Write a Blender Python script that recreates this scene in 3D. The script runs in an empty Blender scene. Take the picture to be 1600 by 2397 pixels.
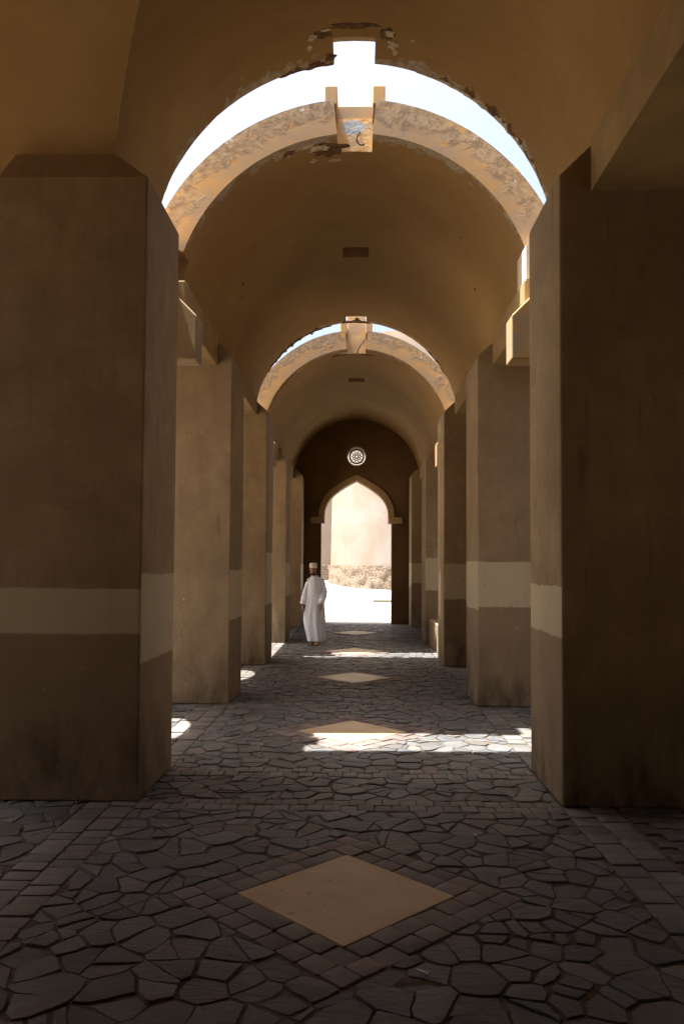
import bpy, bmesh, math, random
from mathutils import Vector, Matrix, noise as mnoise
R = math.radians
rnd = random.Random(7)
scene = bpy.context.scene
COL = scene.collection
PI = math.pi

# ------------------------------------------------------------------ helpers
def new_mesh(name, verts, faces, smooth_angle=None):
    me = bpy.data.meshes.new(name)
    me.from_pydata([tuple(v) for v in verts], [], faces)
    me.validate(); me.update()
    if smooth_angle:
        for p in me.polygons: p.use_smooth = True
        me.set_sharp_from_angle(angle=R(smooth_angle))
    return me

def add(name, me, mat=None, parent=None):
    o = bpy.data.objects.new(name, me); COL.objects.link(o)
    if mat is not None:
        if not isinstance(mat, (list, tuple)): mat = [mat]
        for m in mat: me.materials.append(m)
    if parent: o.parent = parent
    return o

def tag(o, label=None, cat=None, group=None, kind=None):
    if label: o['label'] = label
    if cat: o['category'] = cat
    if group: o['group'] = group
    o['kind'] = kind or 'thing'
    return o

class MB:
    def __init__(s): s.v = []; s.f = []
    def face(s, pts):
        b = len(s.v); s.v += [tuple(p) for p in pts]; s.f.append(tuple(range(b, b+len(pts))))
    def hexa(s, p):                       # p: 4 bottom then 4 top, counter-clockwise from above
        b = len(s.v); s.v += [tuple(q) for q in p]
        for f in ((3,2,1,0),(4,5,6,7),(0,1,5,4),(1,2,6,5),(2,3,7,6),(3,0,4,7)):
            s.f.append(tuple(b+i for i in f))
    def box(s, x0,x1,y0,y1,z0,z1):
        s.hexa([(x0,y0,z0),(x1,y0,z0),(x1,y1,z0),(x0,y1,z0),(x0,y0,z1),(x1,y0,z1),(x1,y1,z1),(x0,y1,z1)])
    def prism(s, poly, axis, a0, a1):     # extrude a 2-D polygon along an axis
        n = len(poly); b = len(s.v)
        def P(u, w, a): return (a,u,w) if axis=='x' else (u,a,w) if axis=='y' else (u,w,a)
        for a in (a0,a1): s.v += [P(u,w,a) for u,w in poly]
        s.f.append(tuple(b+i for i in range(n))); s.f.append(tuple(b+n+i for i in reversed(range(n))))
        for i in range(n):
            j = (i+1)%n; s.f.append((b+i,b+n+i,b+n+j,b+j))
    def loft(s, rings, cap=True):
        b = len(s.v); n = len(rings[0])
        for r in rings: s.v += [tuple(p) for p in r]
        for k in range(len(rings)-1):
            for i in range(n):
                j = (i+1)%n
                s.f.append((b+k*n+i, b+k*n+j, b+(k+1)*n+j, b+(k+1)*n+i))
        if cap:
            s.f.append(tuple(b+i for i in reversed(range(n))))
            s.f.append(tuple(b+(len(rings)-1)*n+i for i in range(n)))
    def tube(s, pts, rad, n=10):
        pts = [Vector(p) for p in pts]
        if not isinstance(rad, (list,tuple)): rad = [rad]*len(pts)
        rings = []
        for i,p in enumerate(pts):
            d = (pts[min(i+1,len(pts)-1)]-pts[max(i-1,0)]).normalized()
            a = d.cross(Vector((0.13,0.21,1) if abs(d.z)<.9 else (1,0.1,0))).normalized(); c = d.cross(a)
            rings.append([p+(a*math.cos(t)+c*math.sin(t))*rad[i] for t in [2*PI*k/n for k in range(n)]])
        s.loft(rings)
    def ball(s, c, r, n=14, m=9):
        c = Vector(c); r = Vector(r) if not isinstance(r,(int,float)) else Vector((r,r,r))
        rings = []
        for k in range(m):
            ph = -PI/2+PI*(k+.5)/m
            rings.append([(c.x+r.x*math.cos(ph)*math.cos(t), c.y+r.y*math.cos(ph)*math.sin(t), c.z+r.z*math.sin(ph)) for t in [2*PI*i/n for i in range(n)]])
        s.loft(rings)
    def build(s, name, mat=None, parent=None, smooth=None, recalc=True):
        me = new_mesh(name, s.v, s.f)
        if recalc:
            bm = bmesh.new(); bm.from_mesh(me); bmesh.ops.recalc_face_normals(bm, faces=bm.faces); bm.to_mesh(me); bm.free()
        if smooth:
            for p in me.polygons: p.use_smooth = True
            me.set_sharp_from_angle(angle=R(smooth))
        return add(name, me, mat, parent)

def bevel(o, w=.012, seg=2):
    m = o.modifiers.new('bevel', 'BEVEL'); m.width = w; m.segments = seg; m.limit_method = 'ANGLE'; m.angle_limit = R(30)
    return o

# ------------------------------------------------------------------ materials
class NT:
    def __init__(s, name):
        s.m = bpy.data.materials.new(name); s.m.use_nodes = True
        s.t = s.m.node_tree; s.b = s.t.nodes['Principled BSDF']
        s.pos = s.n('ShaderNodeNewGeometry').outputs['Position']
    def n(s, typ, **kw):
        nd = s.t.nodes.new(typ)
        for k,v in kw.items(): setattr(nd, k, v)
        return nd
    def link(s, a, b): s.t.links.new(a, b)
    def setin(s, sock, v):
        if isinstance(v, bpy.types.NodeSocket): s.link(v, sock)
        elif isinstance(v, (tuple,list)) and len(v)==3 and sock.type=='RGBA': sock.default_value = (*v,1)
        else: sock.default_value = v
    def math(s, op, a, b=0.0, c=None, clamp=False):
        nd = s.n('ShaderNodeMath', operation=op, use_clamp=clamp)
        s.setin(nd.inputs[0], a); s.setin(nd.inputs[1], b)
        if c is not None: s.setin(nd.inputs[2], c)
        return nd.outputs[0]
    def noise(s, scale, detail=4, rough=.55, vec=None, stretch=None, dist=0):
        nd = s.n('ShaderNodeTexNoise'); nd.inputs['Scale'].default_value = scale
        nd.inputs['Detail'].default_value = detail; nd.inputs['Roughness'].default_value = rough; nd.inputs['Distortion'].default_value = dist
        v = vec or s.pos
        if stretch:
            mp = s.n('ShaderNodeMapping'); mp.inputs['Scale'].default_value = stretch; s.link(v, mp.inputs['Vector']); v = mp.outputs[0]
        s.link(v, nd.inputs['Vector']); return nd.outputs['Fac']
    def ramp(s, fac, lo, hi, a=0.0, b=1.0):
        nd = s.n('ShaderNodeMapRange'); nd.clamp = True
        s.setin(nd.inputs['Value'], fac); nd.inputs['From Min'].default_value = lo; nd.inputs['From Max'].default_value = hi
        nd.inputs['To Min'].default_value = a; nd.inputs['To Max'].default_value = b
        return nd.outputs[0]
    def mix(s, fac, a, b, mode='MIX'):
        nd = s.n('ShaderNodeMix', data_type='RGBA', blend_type=mode)
        s.setin(nd.inputs['Factor'], fac); s.setin(nd.inputs['A'], a); s.setin(nd.inputs['B'], b)
        return nd.outputs['Result']
    def xyz(s):
        nd = s.n('ShaderNodeSeparateXYZ'); s.link(s.pos, nd.inputs[0]); return nd.outputs
    def attr(s, name, out='Fac'):
        nd = s.n('ShaderNodeAttribute'); nd.attribute_name = name; return nd.outputs[out]
    def bump(s, h, strength=.3, dist=.01, prev=None):
        nd = s.n('ShaderNodeBump'); nd.inputs['Strength'].default_value = strength; nd.inputs['Distance'].default_value = dist
        s.setin(nd.inputs['Height'], h)
        if prev is not None: s.link(prev, nd.inputs['Normal'])
        return nd.outputs[0]
    def done(s, col, rough=.85, normal=None, spec=.25):
        s.setin(s.b.inputs['Base Color'], col); s.setin(s.b.inputs['Roughness'], rough)
        s.b.inputs['Specular IOR Level'].default_value = spec
        if normal is not None: s.link(normal, s.b.inputs['Normal'])
        return s.m

PL_A, PL_B = (.415,.278,.118), (.34,.215,.088)

def mat_vault():
    t = NT('ochre_plaster')
    big = t.noise(.9, 5, .6); fine = t.noise(9, 6, .6)
    col = t.mix(t.ramp(big,.35,.68), PL_A, PL_B)
    col = t.mix(t.ramp(fine,.45,.75,0,.35), col, (.33,.2,.1))
    # brush / trowel sweeps that follow the curve of the vault
    sweep = t.noise(2.2, 5, .6, stretch=(.55,2.6,.55), dist=.4)
    col = t.mix(t.ramp(sweep,.55,.78,0,.30), col, (.50,.345,.20))
    # exposed render and flakes where the edge is worn
    w = t.attr('wear')
    n1 = t.noise(5.5, 7, .65, dist=.6); n2 = t.noise(22, 5, .6)
    lim = t.math('SUBTRACT', .93, t.math('MULTIPLY', w, .43))
    flake = t.ramp(t.math('SUBTRACT', t.math('MULTIPLY_ADD', n2, .12, n1), lim), 0, .02)
    col = t.mix(flake, col, t.mix(t.ramp(n2,.4,.6), (.52,.47,.39), (.40,.31,.22)))
    h = t.math('ADD', t.math('MULTIPLY', fine, .25), t.math('MULTIPLY', flake, -1.2))
    h = t.math('ADD', h, t.math('MULTIPLY', sweep, .5))
    return t.done(col, .9, t.bump(h, .45, .012))

def mat_ring():
    t = NT('rough_arch_render')
    n1 = t.noise(3.2, 6, .6, dist=.5); n2 = t.noise(14, 8, .65); n3 = t.noise(46, 4, .6)
    r = t.attr('radial')                   # 0 at the intrados, 1 at the extrados
    col = t.mix(t.ramp(n1,.38,.62), (.47,.30,.13), (.37,.275,.185))
    top = t.ramp(t.math('ADD', r, t.math('MULTIPLY', t.math('SUBTRACT', n1, .5), 1.7)), .42, .62)
    col = t.mix(top, col, t.mix(t.ramp(n2,.4,.62), (.39,.29,.18), (.235,.165,.10)))
    spot = t.ramp(t.noise(7.5, 5, .6, dist=.3), .66, .69)
    col = t.mix(t.math('MULTIPLY', spot, top), col, (.58,.58,.58))
    col = t.mix(t.ramp(t.noise(5.0,4,.6,stretch=(1,1,1.7)),.60,.66,0,.8), col, (.52,.30,.10))
    h = t.math('ADD', t.math('MULTIPLY', n2, t.math('MULTIPLY_ADD', top, 1.0, .12)), t.math('MULTIPLY', n3, .15))
    return t.done(col, .95, t.bump(h, .30, .014))

def mat_pillar():
    t = NT('streaked_plaster')
    x,y,z = t.xyz()
    big = t.noise(.8, 5, .6); st = t.noise(5.5, 6, .62, stretch=(1,1,.16), dist=.25); fine = t.noise(30, 5, .6)
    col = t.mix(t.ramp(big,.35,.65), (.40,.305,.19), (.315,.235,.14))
    mot = t.noise(3.1, 7, .68, dist=.5)
    col = t.mix(t.ramp(mot,.42,.66,0,.62), col, (.25,.18,.115))
    col = t.mix(t.ramp(mot,.40,.27,0,.5), col, (.47,.37,.25))
    col = t.mix(t.ramp(st,.48,.72,0,.42), col, (.225,.16,.11))
    # lower part repainted a greyer tone
    edge = t.math('MULTIPLY', t.math('SUBTRACT', t.noise(4, 4), .5), .045)
    zz = t.math('ADD', z, edge)
    lo = t.attr('band_lo'); hi = t.attr('band_hi')
    low = t.ramp(t.math('SUBTRACT', lo, zz), 0, .012)
    col = t.mix(t.math('MULTIPLY', low, .55), col, (.27,.205,.145))
    band = t.math('MULTIPLY', t.ramp(t.math('SUBTRACT', zz, lo), 0, .012), t.ramp(t.math('SUBTRACT', hi, zz), 0, .006))
    bc = t.mix(t.ramp(st,.5,.75,0,.4), (.58,.52,.37), (.46,.41,.29))
    worn = t.ramp(t.noise(6, 6, .7, stretch=(1,1,.6), dist=.4), .60, .70, 1, .35)
    col = t.mix(t.math('MULTIPLY', t.math('MULTIPLY', band, .9), worn), col, bc)
    # splash dirt near the ground and scuffs with shapes of their own
    dirt = t.math('MULTIPLY', t.ramp(z, .02, .95, 1, 0), t.ramp(t.noise(3.8, 6, .65, stretch=(1,1,.5)), .42, .68))
    col = t.mix(t.math('MULTIPLY', dirt, .9), col, (.07,.047,.03))
    drip = t.math('MULTIPLY', t.ramp(t.noise(9, 3, .5, stretch=(1,1,.07)), .66, .72), t.ramp(t.noise(1.7,3),.45,.6))
    col = t.mix(t.math('MULTIPLY', drip, .55), col, (.13,.085,.055))
    sc = t.ramp(t.noise(26, 2, .5, stretch=(1,1,.4)), .765, .775)
    col = t.mix(t.math('MULTIPLY', sc, .7), col, (.62,.55,.45))
    vn = t.n('ShaderNodeTexVoronoi'); vn.feature='DISTANCE_TO_EDGE'; vn.inputs['Scale'].default_value=.75
    wob = t.n('ShaderNodeTexNoise'); wob.inputs['Scale'].default_value=2.4; wob.inputs['Detail'].default_value=6; t.link(t.pos, wob.inputs['Vector'])
    va = t.n('ShaderNodeVectorMath', operation='MULTIPLY_ADD'); t.link(wob.outputs['Color'], va.inputs[0]); va.inputs[1].default_value=(.55,.55,.55); t.link(t.pos, va.inputs[2]); t.link(va.outputs[0], vn.inputs['Vector'])
    crack = t.math('MULTIPLY', t.ramp(vn.outputs['Distance'], 0, .0045, 1, 0), t.ramp(t.noise(1.3,3), .54, .6))
    col = t.mix(t.math('MULTIPLY', crack, .4), col, (.11,.075,.05))
    h = t.math('ADD', t.math('MULTIPLY', fine, .25), t.math('MULTIPLY', st, .5))
    h = t.math('ADD', t.math('ADD', h, t.math('MULTIPLY', big, 1.2)), t.math('MULTIPLY', mot, .9))
    return t.done(col, .88, t.bump(h, .4, .012))

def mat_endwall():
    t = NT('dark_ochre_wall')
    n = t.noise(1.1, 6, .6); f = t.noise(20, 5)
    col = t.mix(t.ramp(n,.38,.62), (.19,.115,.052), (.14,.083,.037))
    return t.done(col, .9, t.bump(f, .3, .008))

def mat_trim():
    t = NT('trim_plaster'); n = t.noise(6, 5)
    return t.done(t.mix(t.ramp(n,.4,.65), (.50,.36,.205), (.42,.29,.16)), .88, t.bump(n, .25, .01))

def mat_slot():
    t = NT('stained_slot_face')
    n1 = t.noise(7, 6, .6, dist=.5); n2 = t.noise(16, 6, .65)
    col = t.mix(t.ramp(n1,.42,.6), (.62,.37,.14), (.52,.40,.25))
    x,y,z = t.xyz()
    dx = t.math('DIVIDE', t.math('ADD', x, .015), .135); dz = t.math('DIVIDE', t.math('SUBTRACT', z, 6.37), .085)
    rr = t.math('ADD', t.math('MULTIPLY', dx, dx), t.math('MULTIPLY', dz, dz))
    rr = t.math('ADD', rr, t.math('MULTIPLY', t.math('SUBTRACT', t.noise(11,5,.65), .5), 2.2))
    col = t.mix(t.ramp(rr, .85, .95, 1, 0), col, (.37,.42,.47))
    col = t.mix(t.ramp(n2,.64,.68,0,.9), col, (.33,.18,.07))
    return t.done(col, .92, t.bump(n2, .6, .02))

def mat_stone():
    t = NT('flagstone')
    tint = t.attr('tint', 'Color')
    n1 = t.noise(5, 7, .65, dist=.3); n2 = t.noise(32, 7, .65, stretch=(1,1.6,1))
    rip = t.noise(11, 6, .6, stretch=(.6,2.2,1), dist=.6)
    col = t.mix(t.ramp(n1,.35,.7,0,.55), tint, (.16,.125,.10), 'MULTIPLY')
    col = t.mix(t.ramp(n1,.35,.7,0,.7), tint, col)
    col = t.mix(t.ramp(n2,.5,.75,0,.45), col, (.20,.175,.155))
    h = t.math('ADD', t.math('MULTIPLY', n2, .5), t.math('MULTIPLY', rip, 1.3))
    return t.done(col, t.ramp(n2,.3,.7,.36,.6), t.bump(h, .8, .014), .5)

def mat_sett():
    t = NT('brick_sett')
    tint = t.attr('tint','Color'); n = t.noise(24, 6, .6); b = t.noise(6, 4)
    col = t.mix(t.ramp(n,.5,.8,0,.45), tint, (.19,.165,.15))
    return t.done(col, t.ramp(b,.3,.7,.48,.72), t.bump(n, .4, .008), .5)

def mat_joint():
    t = NT('sandy_joint'); n = t.noise(14, 6, .6)
    return t.done(t.mix(t.ramp(n,.4,.65), (.075,.056,.04), (.15,.118,.088)), .95, t.bump(n,.8,.02))

def mat_slab():
    t = NT('tan_slab'); n = t.noise(3, 6, .6); f = t.noise(60, 4)
    col = t.mix(t.ramp(n,.35,.65), (.49,.36,.225), (.41,.30,.18))
    sp = t.ramp(t.noise(13, 2, .4), .70, .735)
    col = t.mix(t.math('MULTIPLY', sp, .75), col, (.13,.085,.06))
    st2 = t.ramp(t.noise(2.2, 6, .65, dist=.6), .52, .72, 0, .45)
    col = t.mix(st2, col, (.30,.20,.125))
    scr = t.ramp(t.noise(7, 5, .6, stretch=(.35,2.4,1), dist=.3), .62, .7, 0, .3)
    col = t.mix(scr, col, (.58,.42,.27))
    return t.done(col, t.ramp(n,.3,.7,.30,.46), t.bump(f,.12,.004), .5)

def mat_street():
    t = NT('pale_street'); n = t.noise(.7, 6, .6); f = t.noise(20,5)
    col = t.mix(t.ramp(n,.35,.65), (.30,.295,.285), (.265,.26,.25))
    x,y,z = t.xyz()
    return t.done(col, .9, t.bump(f,.3,.01))

def mat_tower():
    t = NT('tower_plaster')
    n = t.noise(.45, 5, .55, dist=.4); st = t.noise(1.6, 5, .6, stretch=(1,1,.14))
    col = t.mix(t.ramp(n,.42,.6), (.275,.247,.218), (.245,.198,.155))
    col = t.mix(t.ramp(st,.5,.75,0,.5), col, (.25,.195,.155))
    return t.done(col, .9, t.bump(t.noise(6,5),.3,.02))

def mat_rubble():
    t = NT('rubble_masonry')
    v = t.n('ShaderNodeTexVoronoi'); v.feature = 'DISTANCE_TO_EDGE'; v.inputs['Scale'].default_value = 4.6
    mp = t.n('ShaderNodeMapping'); mp.inputs['Scale'].default_value = (1,1,2.6); t.link(t.pos, mp.inputs[0]); t.link(mp.outputs[0], v.inputs['Vector'])
    c = t.n('ShaderNodeTexVoronoi'); c.inputs['Scale'].default_value = 4.6; t.link(mp.outputs[0], c.inputs['Vector'])
    n = t.noise(9,6,.65)
    bw = t.n('ShaderNodeSeparateColor'); t.link(c.outputs['Color'], bw.inputs[0])
    col = t.mix(bw.outputs[0], (.25,.175,.115), (.20,.155,.12))
    col = t.mix(t.ramp(n,.42,.62,0,.9), col, (.29,.24,.185))
    col = t.mix(t.ramp(v.outputs['Distance'],.0,.05,.75,0), col, (.20,.14,.095))
    h = t.math('ADD', t.ramp(v.outputs['Distance'],0,.12), n)
    return t.done(col, .95, t.bump(h,.9,.06))

def mat_simple(name, col, rough=.8, var=.25, scale=12, spec=.3, bstr=.2):
    t = NT(name); n = t.noise(scale,5)
    c2 = tuple(c*(1-var) for c in col)
    return t.done(t.mix(t.ramp(n,.35,.65), col, c2), rough, t.bump(n,bstr,.006), spec)

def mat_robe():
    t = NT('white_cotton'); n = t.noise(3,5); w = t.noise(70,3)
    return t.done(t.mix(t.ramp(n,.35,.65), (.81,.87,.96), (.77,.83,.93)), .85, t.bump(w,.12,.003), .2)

def mat_cap():
    t = NT('embroidered_cap')
    v = t.n('ShaderNodeTexVoronoi'); v.inputs['Scale'].default_value = 52; t.link(t.pos, v.inputs['Vector'])
    col = t.mix(t.ramp(v.outputs['Distance'],.25,.45), (.86,.83,.81), (.70,.63,.60))
    return t.done(col, .9, t.bump(v.outputs['Distance'],.3,.003))

M = dict(vault=mat_vault(), ring=mat_ring(), pillar=mat_pillar(), endwall=mat_endwall(), trim=mat_trim(), slot=mat_slot(),
         stone=mat_stone(), sett=mat_sett(), joint=mat_joint(), slab=mat_slab(), street=mat_street(), tower=mat_tower(),
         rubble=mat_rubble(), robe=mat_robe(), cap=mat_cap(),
         beam=mat_simple('beam_plaster', (.40,.285,.135), .9, .22, 3),
         roof=mat_simple('roof_screed', (.45,.34,.22), .95, .2, 2),
         court=mat_simple('court_sand', (.52,.42,.31), .95, .15, 1),
         dark=mat_simple('recess_black', (.02,.016,.012), .9, .2),
         cable=mat_simple('cable_rubber', (.018,.018,.018), .9, .2),
         skin=mat_simple('brown_skin', (.35,.19,.115), .55, .15, 40, .4, .05),
         hair=mat_simple('black_hair', (.03,.022,.017), .6, .3, 80),
         eye=mat_simple('eye_white', (.6,.56,.52), .3, .05),
         sandal=mat_simple('tan_leather', (.22,.13,.065), .6, .3),
         paper=mat_simple('white_paper', (.72,.70,.66), .8, .1),
         kerb=mat_simple('kerb_concrete', (.22,.21,.15), .9, .3),
         trac=mat_simple('pale_tracery', (.75,.66,.54), .85, .15))

# ------------------------------------------------------------------ layout (metres; corridor runs along +y)
PF = [1.66, 5.71, 9.67, 13.47, 17.2, 21.7]         # front faces of the pillars
PD = 1.02
ZT = [4.54, 4.54, 4.25, 4.30, 3.98, 4.15]          # pillar tops
DY = [4.18, 8.20, 12.07, 15.72, 19.95]              # diamond inlays
WALL_Y = 22.9

# ------------------------------------------------------------------ pillars
def pillar(sx, i, bands, label, xin=1.5, width=1.02, hip_front=False):
    y0, y1, zt = PF[i], PF[i]+PD, ZT[i]
    x0, x1 = xin, xin+width
    h, s = (.30, .37 if hip_front else .31)
    fy = .13 if hip_front else 0.0
    def ring(z, ix, iy0, ox=0): return [(x0+ix,y0+iy0,z),(x1-ox,y0+iy0,z),(x1-ox,y1,z),(x0+ix,y1,z)]
    rings = [ring(0,0,0), ring(zt,0,0), ring(zt+h, s, fy, (.12 if hip_front else 0))]
    if not hip_front: rings.append(ring(zt+.55, s+.06, 0))
    v = [((p[0]*sx), p[1], p[2]) for r in rings for p in r]
    f = []; side = []
    for k in range(len(rings)-1):
        for a in range(4):
            b = (a+1)%4; q = (k*4+a,k*4+b,(k+1)*4+b,(k+1)*4+a)
            f.append(q if sx>0 else tuple(reversed(q))); side.append(a)
    top = tuple((len(rings)-1)*4+a for a in range(4)); f.append(top if sx>0 else tuple(reversed(top))); side.append(9)
    bot = (3,2,1,0); f.append(bot if sx>0 else tuple(reversed(bot))); side.append(9)
    me = new_mesh('pillar', v, f)
    lo = me.attributes.new('band_lo','FLOAT','FACE'); hi = me.attributes.new('band_hi','FLOAT','FACE')
    for k,a in enumerate(side):
        b = bands.get({0:'front',3:'inner'}.get(a,''), (.0,.0))
        lo.data[k].value, hi.data[k].value = b
    o = add('pillar', me, M['pillar']); bevel(o, .014)
    tag(o, label, 'pillar', 'square plastered pillars flanking the passage')
    return o

ordn = ['','nearest','second','third','fourth','fifth']
pillar(-1, 1, dict(front=(1.19,1.52), inner=(.97,1.62)), 'nearest left pillar, broad dark front with a wide pale painted band at waist height', hip_front=True, width=1.125)
pillar( 1, 1, dict(front=(.0,.0), inner=(1.18,1.55)), 'nearest right pillar, almost black front and a pale painted patch on its inner side')
pillar(-1, 2, dict(front=(0,0), inner=(1.0,1.62)), 'second pillar on the left, plain tan front with dark dirt stains at its foot')
pillar( 1, 2, dict(front=(1.19,1.745), inner=(1.15,1.75)), 'second pillar on the right, clear greenish beige band wrapping both visible faces')
pillar(-1, 3, dict(front=(0,0), inner=(1.0,1.9)), 'third pillar on the left, tan front with a greyer banded inner side')
pillar( 1, 3, dict(front=(1.12,1.72), inner=(0,0)), 'third pillar on the right, shadowed front with a dim greenish band')
pillar(-1, 4, dict(front=(0,0), inner=(1.0,1.72)), 'fourth pillar on the left, narrow tan front just left of the walking man')
pillar( 1, 4, dict(front=(1.15,1.85), inner=(0,0)), 'fourth pillar on the right, banded in green grey above a low parapet')
pillar(-1, 5, dict(front=(0,0), inner=(1.0,1.7)), 'farthest left pillar, standing against the dark end wall')
pillar( 1, 5, dict(front=(1.2,1.75), inner=(1.1,1.75)), 'farthest right pillar, standing against the dark end wall')
pillar(-1, 0, dict(), 'plain pillar beside the camera at the left, outside the picture')
pillar( 1, 0, dict(), 'plain pillar beside the camera at the right, outside the picture')
for i in (2,3):
    o = pillar(-1, i, dict(), 'plain outer pillar across the left side bay, %s' % ('nearer of the two' if i==2 else 'farther of the two'), xin=5.54)
    o['group'] = 'outer pillars of the left side bay'

# ------------------------------------------------------------------ barrel vaults
def hash01(a, b): return mnoise.noise(Vector((a*1.7+3.1, b*2.3-1.7, .37)))

def vault(name, label, Rr, zc, y0, y1, t=.32, slotmat='slot', front=True, rear=True, foot_cut=None, groin=None, vent=None, wearF=1, wearR=1, rim=0, khi=.145):
    sl = .182
    th_s = math.acos(sl/Rr)                       # slot edge angle, from the right (+x) side
    # angular stations: right foot (0) .. left foot (pi)
    fc = math.asin((foot_cut[1]-zc)/Rr) if foot_cut else .30
    A = [0, fc*.5, fc] + [fc+(th_s-fc)*k/34 for k in range(1,35)]
    mid = [th_s+(PI-2*th_s)*k/6 for k in range(1,7)]
    B = [PI-a for a in reversed(A[:-1])]
    th = A+mid+B
    iL = len(A)-1; iR = len(A)-1+6                # slot between th[iL] .. th[iR]
    ys = [y0, y0+.05, y0+.12] + ([foot_cut[0]] if foot_cut else [y0+.25]) + [y0+.36]
    if vent: ys += [vent[0], vent[1]]
    n = int((y1-y0)/.45)
    ys += [y0+.36+(y1-y0-.72)*k/n for k in range(1,n)] + [y1-.36,y1-.25,y1-.12,y1-.05,y1]
    if groin: ys += [groin[0]-groin[2]*math.cos(a) for a in [PI*k/28 for k in range(29)]]
    ys = sorted(set(round(y,4) for y in ys))
    NT_, NY = len(th), len(ys)
    def ang(i, j):
        a = th[i]; y = ys[j]
        if groin:
            q = groin[2]**2-(y-groin[0])**2
            if q > 0:
                zg = groin[1]+math.sqrt(q)
                ag = PI-math.asin(max(0,min(.999,(zg-zc)/Rr)))
                if i > iR: a = th[iR]+(a-th[iR])*(ag-th[iR])/(PI-th[iR])
        return a
    def occ(i, j):
        if i<0 or j<0 or i>=NT_-1 or j>=NY-1: return False
        ym = (ys[j]+ys[j+1])/2; slotc = iL <= i < iR
        if slotc and front and ym < y0+.36: return False
        if slotc and rear and ym > y1-.36+.02: return False
        if slotc and vent and vent[0] < ym < vent[1]: return False
        if foot_cut and ym < foot_cut[0] and (i < 2 or i >= NT_-3): return False
        return True
    verts = []; vid = {}; wear = []; rad = []
    def V(i, j, k):
        key = (i,j,k)
        if key in vid: return vid[key]
        a = ang(i,j); r = Rr+(t if k else 0); y = ys[j]
        # ragged broken edges at the open ends
        jag = 0
        for flag, ye, sg in ((front,y0,1),(rear,y1,-1)):
            if flag and abs(y-ye)<.13 and not (iL<=i<=iR):
                nz = hash01(a*9, ye)+.6*hash01(a*27, ye+5)
                amp = max(0, hash01(a*2.2, ye*1.3)+.15)
                if abs(y-ye)<1e-3: jag = sg*max(0,nz)*amp*.10*(1 if sg<0 else 0)
                r += .008*max(0,hash01(a*31,ye+9))*amp*(k==0)*(sg<0)
        x, z = r*math.cos(a), zc+r*math.sin(a)
        vid[key] = len(verts); verts.append((x, y+jag, z))
        d = min([9]+([abs(y-y0)] if front else [])+([abs(y-y1)] if rear else []))
        w = max(0, 1-d/.42)
        if vent: w = max(w, .6*max(0,1-abs(y-vent[0])/.2) if iL-1<=i<=iR+1 else 0)
        wear.append(w*(.55+.7*max(0,math.sin(a))) if k==0 else .3); rad.append(float(k))
        return vid[key]
    faces = []; mats = []
    for i in range(NT_-1):
        for j in range(NY-1):
            if not occ(i,j): continue
            faces.append((V(i,j,0),V(i+1,j,0),V(i+1,j+1,0),V(i,j+1,0))); mats.append(0)
            faces.append((V(i,j,1),V(i,j+1,1),V(i+1,j+1,1),V(i+1,j,1))); mats.append(2)
            for (di,dj,a,b) in ((-1,0,(i,j),(i,j+1)),(1,0,(i+1,j+1),(i+1,j)),(0,-1,(i+1,j),(i,j)),(0,1,(i,j+1),(i+1,j+1))):
                if not occ(i+di,j+dj):
                    faces.append((V(*a,0),V(*b,0),V(*b,1),V(*a,1)))
                    mats.append(3 if iL<=i<iR and dj else 1)
    me = bpy.data.meshes.new(name); me.from_pydata(verts, [], faces)
    for m in ('vault','ring','roof',slotmat): me.materials.append(M[m])
    for p,m in zip(me.polygons, mats): p.material_index = m; p.use_smooth = (m==0 or m==2)
    wa = me.attributes.new('wear','FLOAT','POINT'); ra = me.attributes.new('radial','FLOAT','POINT')
    for k in range(len(verts)): wa.data[k].value = wear[k]; ra.data[k].value = rad[k]
    bm = bmesh.new(); bm.from_mesh(me); bmesh.ops.recalc_face_normals(bm, faces=bm.faces); bm.to_mesh(me); bm.free()
    me.set_sharp_from_angle(angle=R(35))
    o = add('barrel_vault', me); tag(o, label, 'vault', 'barrel vaults over the passage')
    # kerb upstands round the crown slots
    def kerb(ye, sg):
        mb = MB(); w = .13; zt = zc+Rr+t-.03; zh = zc+Rr+t+.145; zb = zc+Rr+t+khi
        for s in (-1,1):
            xa, xb = sorted((s*sl, s*(sl+w)))
            mb.box(xa, xb, *sorted((ye+sg*.004, ye+sg*.49)), zt-.02, zh)
        mb.box(-sl-.001, sl+.001, *sorted((ye+sg*.364, ye+sg*.49)), zt-.02, zb-.003)
        k = mb.build('slot_kerb', M['ring'], o); bevel(k,.01)
    if front: kerb(y0, 1)
    if rear: kerb(y1, -1)
    if rim:                                   # added rim, out of sight, that trims the sun strips on the floor
        mb = MB(); n=48; secs=[]
        for k in range(n+1):
            a = PI*k/n; r0 = Rr+t+.02; r1 = r0+.10
            secs.append([(r*math.cos(a), yy, zc+r*math.sin(a)) for r,yy in ((r0,y1-.3),(r0,y1+rim),(r1,y1+rim),(r1,y1-.3))])
        mb.loft(secs); mb.build('sun_trim_rim', M['roof'], o)
    if vent:
        mb = MB(); z = zc+Rr
        mb.box(-sl-.02, sl+.02, vent[0]-.02, vent[1]+.02, z+.16, z+.18)
        mb.build('vent_lid', M['dark'], o)
    return o

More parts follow.
